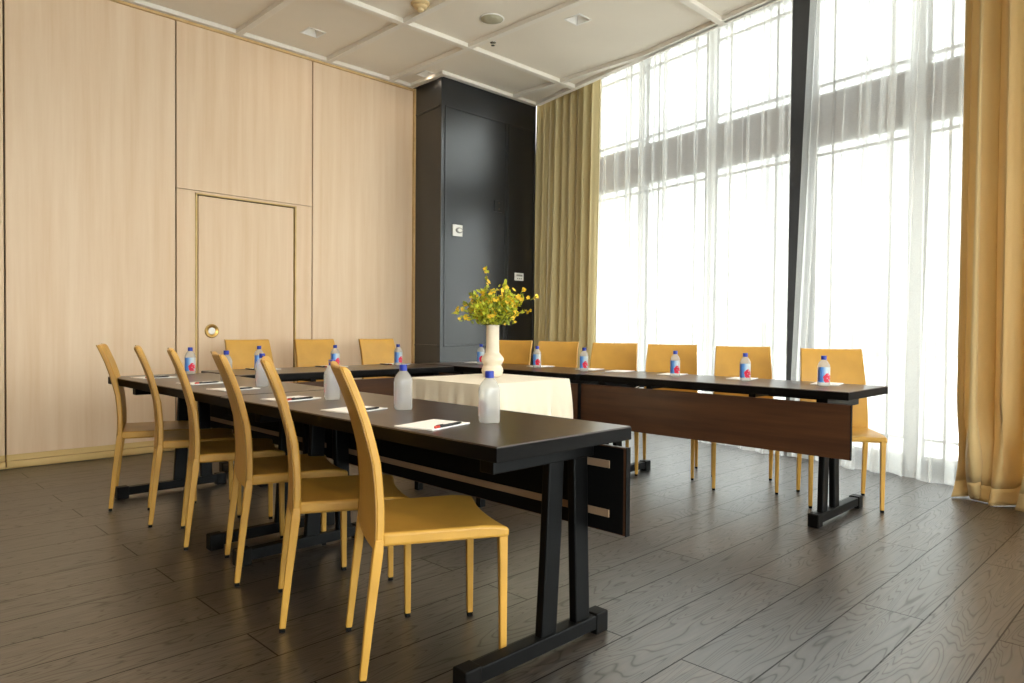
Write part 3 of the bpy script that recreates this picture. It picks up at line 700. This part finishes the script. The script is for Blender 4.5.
# ------------------------------------------------------------------ bottles
def bottle_proto():
    root = empty('water_bottle', (0, 0, 0)); w = 0.0315
    def sqr(h, z, e=4.0, n=32):
        r = []
        for i in range(n):
            t = 2 * math.pi * i / n; c, s = math.cos(t), math.sin(t); k = (abs(c) ** e + abs(s) ** e) ** (-1 / e); r.append((h * c * k, h * s * k, z))
        return r
    m = MB(); m.rings([sqr(.024, 0), sqr(.029, .002), sqr(w, .008), sqr(w, .06), sqr(w * .985, .085), sqr(w, .110), sqr(w * .97, .118), sqr(.025, .133, 3), sqr(.016, .146, 2.4), sqr(.0125, .151, 2), sqr(.0125, .157, 2)])
    bd = m.build('body', 'bottle', root); autosmooth(bd, 45)
    MB().lathe([(.0145, .1495), (.0148, .151), (.0148, .170), (.0138, .1725)], 24).build('cap', 'cap', root, bevel=0.0008)
    # label wraps the printed face (+x) and turns onto both sides
    m = MB(); h = w + .0004; arc = [q for q in sqr(h, 0, 4.0, 64) if q[0] > 0.004]; arc.sort(key=lambda q: q[1])
    m.grid([[(q[0], q[1], z) for z in (.022, .05, .08, .108)] for q in arc]); lb = m.build('label', 'label', root, smooth=True)
    # printed hibiscus-like bloom in raised ink
    f = MB(); cy, cz = .013, .046
    for q in range(5):
        a = 2 * math.pi * q / 5 + .3; g_ = []
        for k in range(5):
            u = k / 4; rr_ = .002 + .020 * u; ww = .0135 * math.sin(math.pi * min(1, .12 + .78 * u))
            row = []
            for s in (-1, 0, 1):
                yy = cy + rr_ * math.cos(a) - s * ww * math.sin(a); zz = cz + rr_ * math.sin(a) * 1.25 + s * ww * math.cos(a)
                yy = max(-.03, min(.0300, yy)); row.append((w * (1 - (abs(yy) / w) ** 4) ** .25 + .0012, yy, zz))
            g_.append(row)
        f.grid(g_)
    f.build('printed_flower', 'flower_print', lb)
    return root
bproto = bottle_proto(); bused = False
def bottle(x, y, deg, label, group):
    global bused
    o = copy_tree(bproto) if bused else bproto
    bused = True; o.location = (x, y, TH + .0006); o.rotation_euler = (0, 0, R(deg)); tag(o, label, 'bottle', group)
# printed face direction in degrees; the near row shows its plain back
for (x, y), l in zip([(1.598, 1.71), (1.601, 2.194), (1.588, 2.688), (1.66, 3.50), (1.68, 3.99), (1.73, 4.66)],
    ['water bottle nearest the camera, standing near the end of the near table', 'plain-backed water bottle second from the camera on the near table',
     'water bottle half hidden behind the second chair back from the camera', 'water bottle half hidden behind the third chair back from the camera',
     'water bottle hidden behind the fourth chair back, only cap showing', 'water bottle at the far left end, between third and fourth chair backs']):
    bottle(x, y, 72 if y < 4.2 else -115, l, 'water bottles on the left table row')
for x, l in zip((2.245, 2.849, 3.435), ('water bottle on the back table before the chair at the door', 'water bottle on the back table by the middle chair', 'water bottle on the back table near the black column')):
    bottle(x, 4.78, -105, l, 'water bottles on the back table')
for y, l in zip((4.496, 3.836, 3.355, 2.573, 2.075, 1.598), ('water bottle left of the cream vase, at far end of window table', 'water bottle right of the vase before the drape', 'water bottle beside the seam of the two window tables',
     'water bottle third from the right end of the window table', 'water bottle left of the dark curtain gap, second from the right end', 'water bottle at the right front end of the window table')):
    bottle(4.10, y, 213, l, 'water bottles on the window table row')

# ------------------------------------------------------------------ notepads and pens
pproto = None; nproto = None
def pad(x, y, deg, label, w=0.150, h=0.200):
    global nproto
    if nproto is None:
        nproto = empty('notepad', (0, 0, 0))
        MB().box(-h / 2, h / 2, -w / 2, w / 2, 0, 0.0035).build('pages', 'paper', nproto, bevel=0.0006)
        MB().box(-h / 2 - .0006, -h / 2 + .012, -w / 2 - .0005, w / 2 + .0005, 0.0, 0.0042).build('binding_strip', 'paper', nproto, bevel=0.0006); o = nproto
    else: o = copy_tree(nproto)
    o.location = (x, y, TH + .0004); o.rotation_euler = (0, 0, R(deg)); tag(o, label, 'notepad', 'white notepads on the tables')
def pen(x, y, deg, label, z=0.0042):
    global pproto
    if pproto is None:
        pproto = empty('pen', (0, 0, 0))
        def cyl(prof, name, mat, par):
            m = MB(); n = 12
            m.rings([[(x_, r_ * math.cos(2 * math.pi * i / n), .0045 + r_ * math.sin(2 * math.pi * i / n)) for i in range(n)] for x_, r_ in prof])
            return m.build(name, mat, par, smooth=True)
        b = cyl([(-.050, .0042), (.055, .0044), (.066, .0028), (.070, .001)], 'barrel', 'pen', pproto)
        cyl([(-.072, .003), (-.070, .0044), (-.050, .0044), (-.049, .004)], 'cap', 'pen_red', pproto)
        MB().box(-.066, -.03, -.0012, .0012, .0085, .0105).build('clip', 'pen', pproto); o = pproto
    else: o = copy_tree(pproto)
    o.location = (x, y, TH + z); o.rotation_euler = (0, 0, R(deg)); tag(o, label, 'pen', 'black pens with the notepads')
for i, (x, y, a) in enumerate([(1.425, 1.79, 14), (1.465, 2.315, 12), (1.475, 2.83, 12), (1.49, 3.45, 10), (1.51, 3.91, 12), (1.46, 4.50, 8)]):
    w = ('nearest the camera', 'second from the camera', 'third from the camera', 'fourth from the camera', 'fifth from the camera', 'farthest from the camera')[i]
    pad(x, y, a, 'white notepad on the left table row, ' + w)
    c, s = math.cos(R(a)), math.sin(R(a)); pen(x - .012 * c + .071 * s, y - .012 * s - .071 * c, a, 'black pen with red cap on the left table row notepad ' + w)
for x, w in zip((2.346, 2.903, 3.501), ('before the door', 'by the middle chair', 'nearest the column')):
    pad(x, 4.905, 92, 'white notepad on the back table ' + w)
    pen(x - .105, 4.90, 100, 'black pen left of the back table notepad ' + w, 0.0)
for y, w in zip((4.725, 3.952, 3.437, 3.150, 2.70, 2.18, 1.643), ('left of the vase', 'right of the vase before the drape', 'behind the bottle at the table seam', 'lying alone right of the table seam', 'behind the third bottle from the right', 'behind the second bottle from the right', 'at the right front end')):
    pad(4.27, y, 12, 'white notepad on the window table row, ' + w)

# ------------------------------------------------------------------ wall plates
def onwall(name, mat, x0, x1, z0, z1, label, cat):
    o = MB().box(x0, x1, 5.556, 5.570, z0, z1).build(name, mat, bevel=0.003); return tag(o, label, cat)
o = onwall('thermostat', 'plate_white', 4.665, 4.795, 1.975, 2.092, 'white thermostat plate on the black column, upper left', 'thermostat')
m = MB(); n = 28; c = (4.745, 2.036)
m.rings([[(c[0] + r_ * 1.25 * math.cos(2 * math.pi * i / n), y, c[1] + r_ * .8 * math.sin(2 * math.pi * i / n)) for i in range(n)] for r_, y in ((.036, 5.557), (.036, 5.545), (.030, 5.541))]); m.build('dial', 'plate_grey', o, smooth=True)
m = MB(); m.rings([[(c[0] + r_ * 1.25 * math.cos(2 * math.pi * i / n), y, c[1] + r_ * .8 * math.sin(2 * math.pi * i / n)) for i in range(n)] for r_, y in ((.022, 5.543), (.022, 5.538))]); m.build('display', 'plate_white', o)
o = onwall('switch_plate', 'black_paint', 5.25, 5.372, 2.292, 2.416, 'black cover plate on the black column, above the flowers', 'switch plate')
for z in (2.32, 2.385): MB().box(5.305, 5.313, 5.552, 5.557, z, z + .008).build('screw', 'chrome', o)
o = onwall('wall_switch', 'plate_white', 5.568, 5.704, 1.568, 1.652, 'small white control plate low on the black column, right of the flowers', 'switch')
MB().box(5.59, 5.682, 5.552, 5.557, 1.615, 1.635).build('display', 'plate_grey', o, bevel=0.001)
for x in (5.60, 5.63, 5.66): MB().box(x, x + .016, 5.552, 5.557, 1.583, 1.596).build('button', 'plate_grey', o, bevel=0.001)

# ------------------------------------------------------------------ ceiling fittings
for (x, y), l in zip(DOWN, ('square recessed ceiling light left of centre, over the wood wall', 'square recessed ceiling light near the window side', 'square recessed ceiling light beside the top of the black column')):
    t = empty('ceiling_light', (x, y, CEIL)); tag(t, l, 'ceiling light', 'recessed square ceiling lights')
    m = MB(); h, w = 0.074, 0.084
    for q in ((-w, w, -w, -h + .004), (-w, w, h - .004, w), (-w, -h + .004, -h, h), (h - .004, w, -h, h)): m.box(q[0], q[1], q[2], q[3], -0.004, 0.0)
    m.build('frame', 'fixture', t, bevel=0.001)
    m = MB(); a, b = 0.074, 0.018
    m.rings([[(-a, -a, 0), (a, -a, 0), (a, a, 0), (-a, a, 0)], [(-b, -b, .085), (b, -b, .085), (b, b, .085), (-b, b, .085)]], cap=False)
    m.build('baffle', 'fixture', t)
    MB().box(-b - .004, b + .004, -b - .004, b + .004, .084, .09).build('lens', 'bulb', t)
sk = MB().lathe([(.100, 0), (.103, -.004), (.098, -.008), (.090, -.006), (.0, -.006)][:-1], 40).build('ceiling_speaker', 'fixture', loc=(4.006, 4.293, CEIL), smooth=True)
tag(sk, 'round beige speaker grille flush in the ceiling', 'speaker'); MB().lathe([(.093, -.0055), (.093, -.0085), (.04, -.0095)], 40).build('grille', 'speaker', sk, smooth=True)
sd = MB().lathe([(.075, 0), (.075, -.012), (.066, -.018)], 32).build('smoke_detector', 'detector', loc=(3.428, 4.50, CEIL)); tag(sd, 'ivory smoke detector on the ceiling at the top edge of the photo', 'smoke detector')
MB().lathe([(.056, -.016), (.054, -.034), (.040, -.044)], 32).build('sensor_head', 'detector', sd, smooth=True); MB().lathe([(.030, -.043), (.024, -.062), (.015, -.066)], 24).build('sensor_tip', 'detector', sd)
sr = MB().lathe([(.028, 0), (.026, -.004), (.012, -.008)], 24).build('fire_sprinkler', 'chrome', loc=(4.348, 4.643, CEIL)); tag(sr, 'tiny chrome fire sprinkler head under the ceiling', 'sprinkler')
MB().lathe([(.006, -.006), (.006, -.026)], 12).build('nozzle', 'chrome', sr); MB().lathe([(.018, -.026), (.018, -.028)], 16).build('deflector', 'chrome', sr)
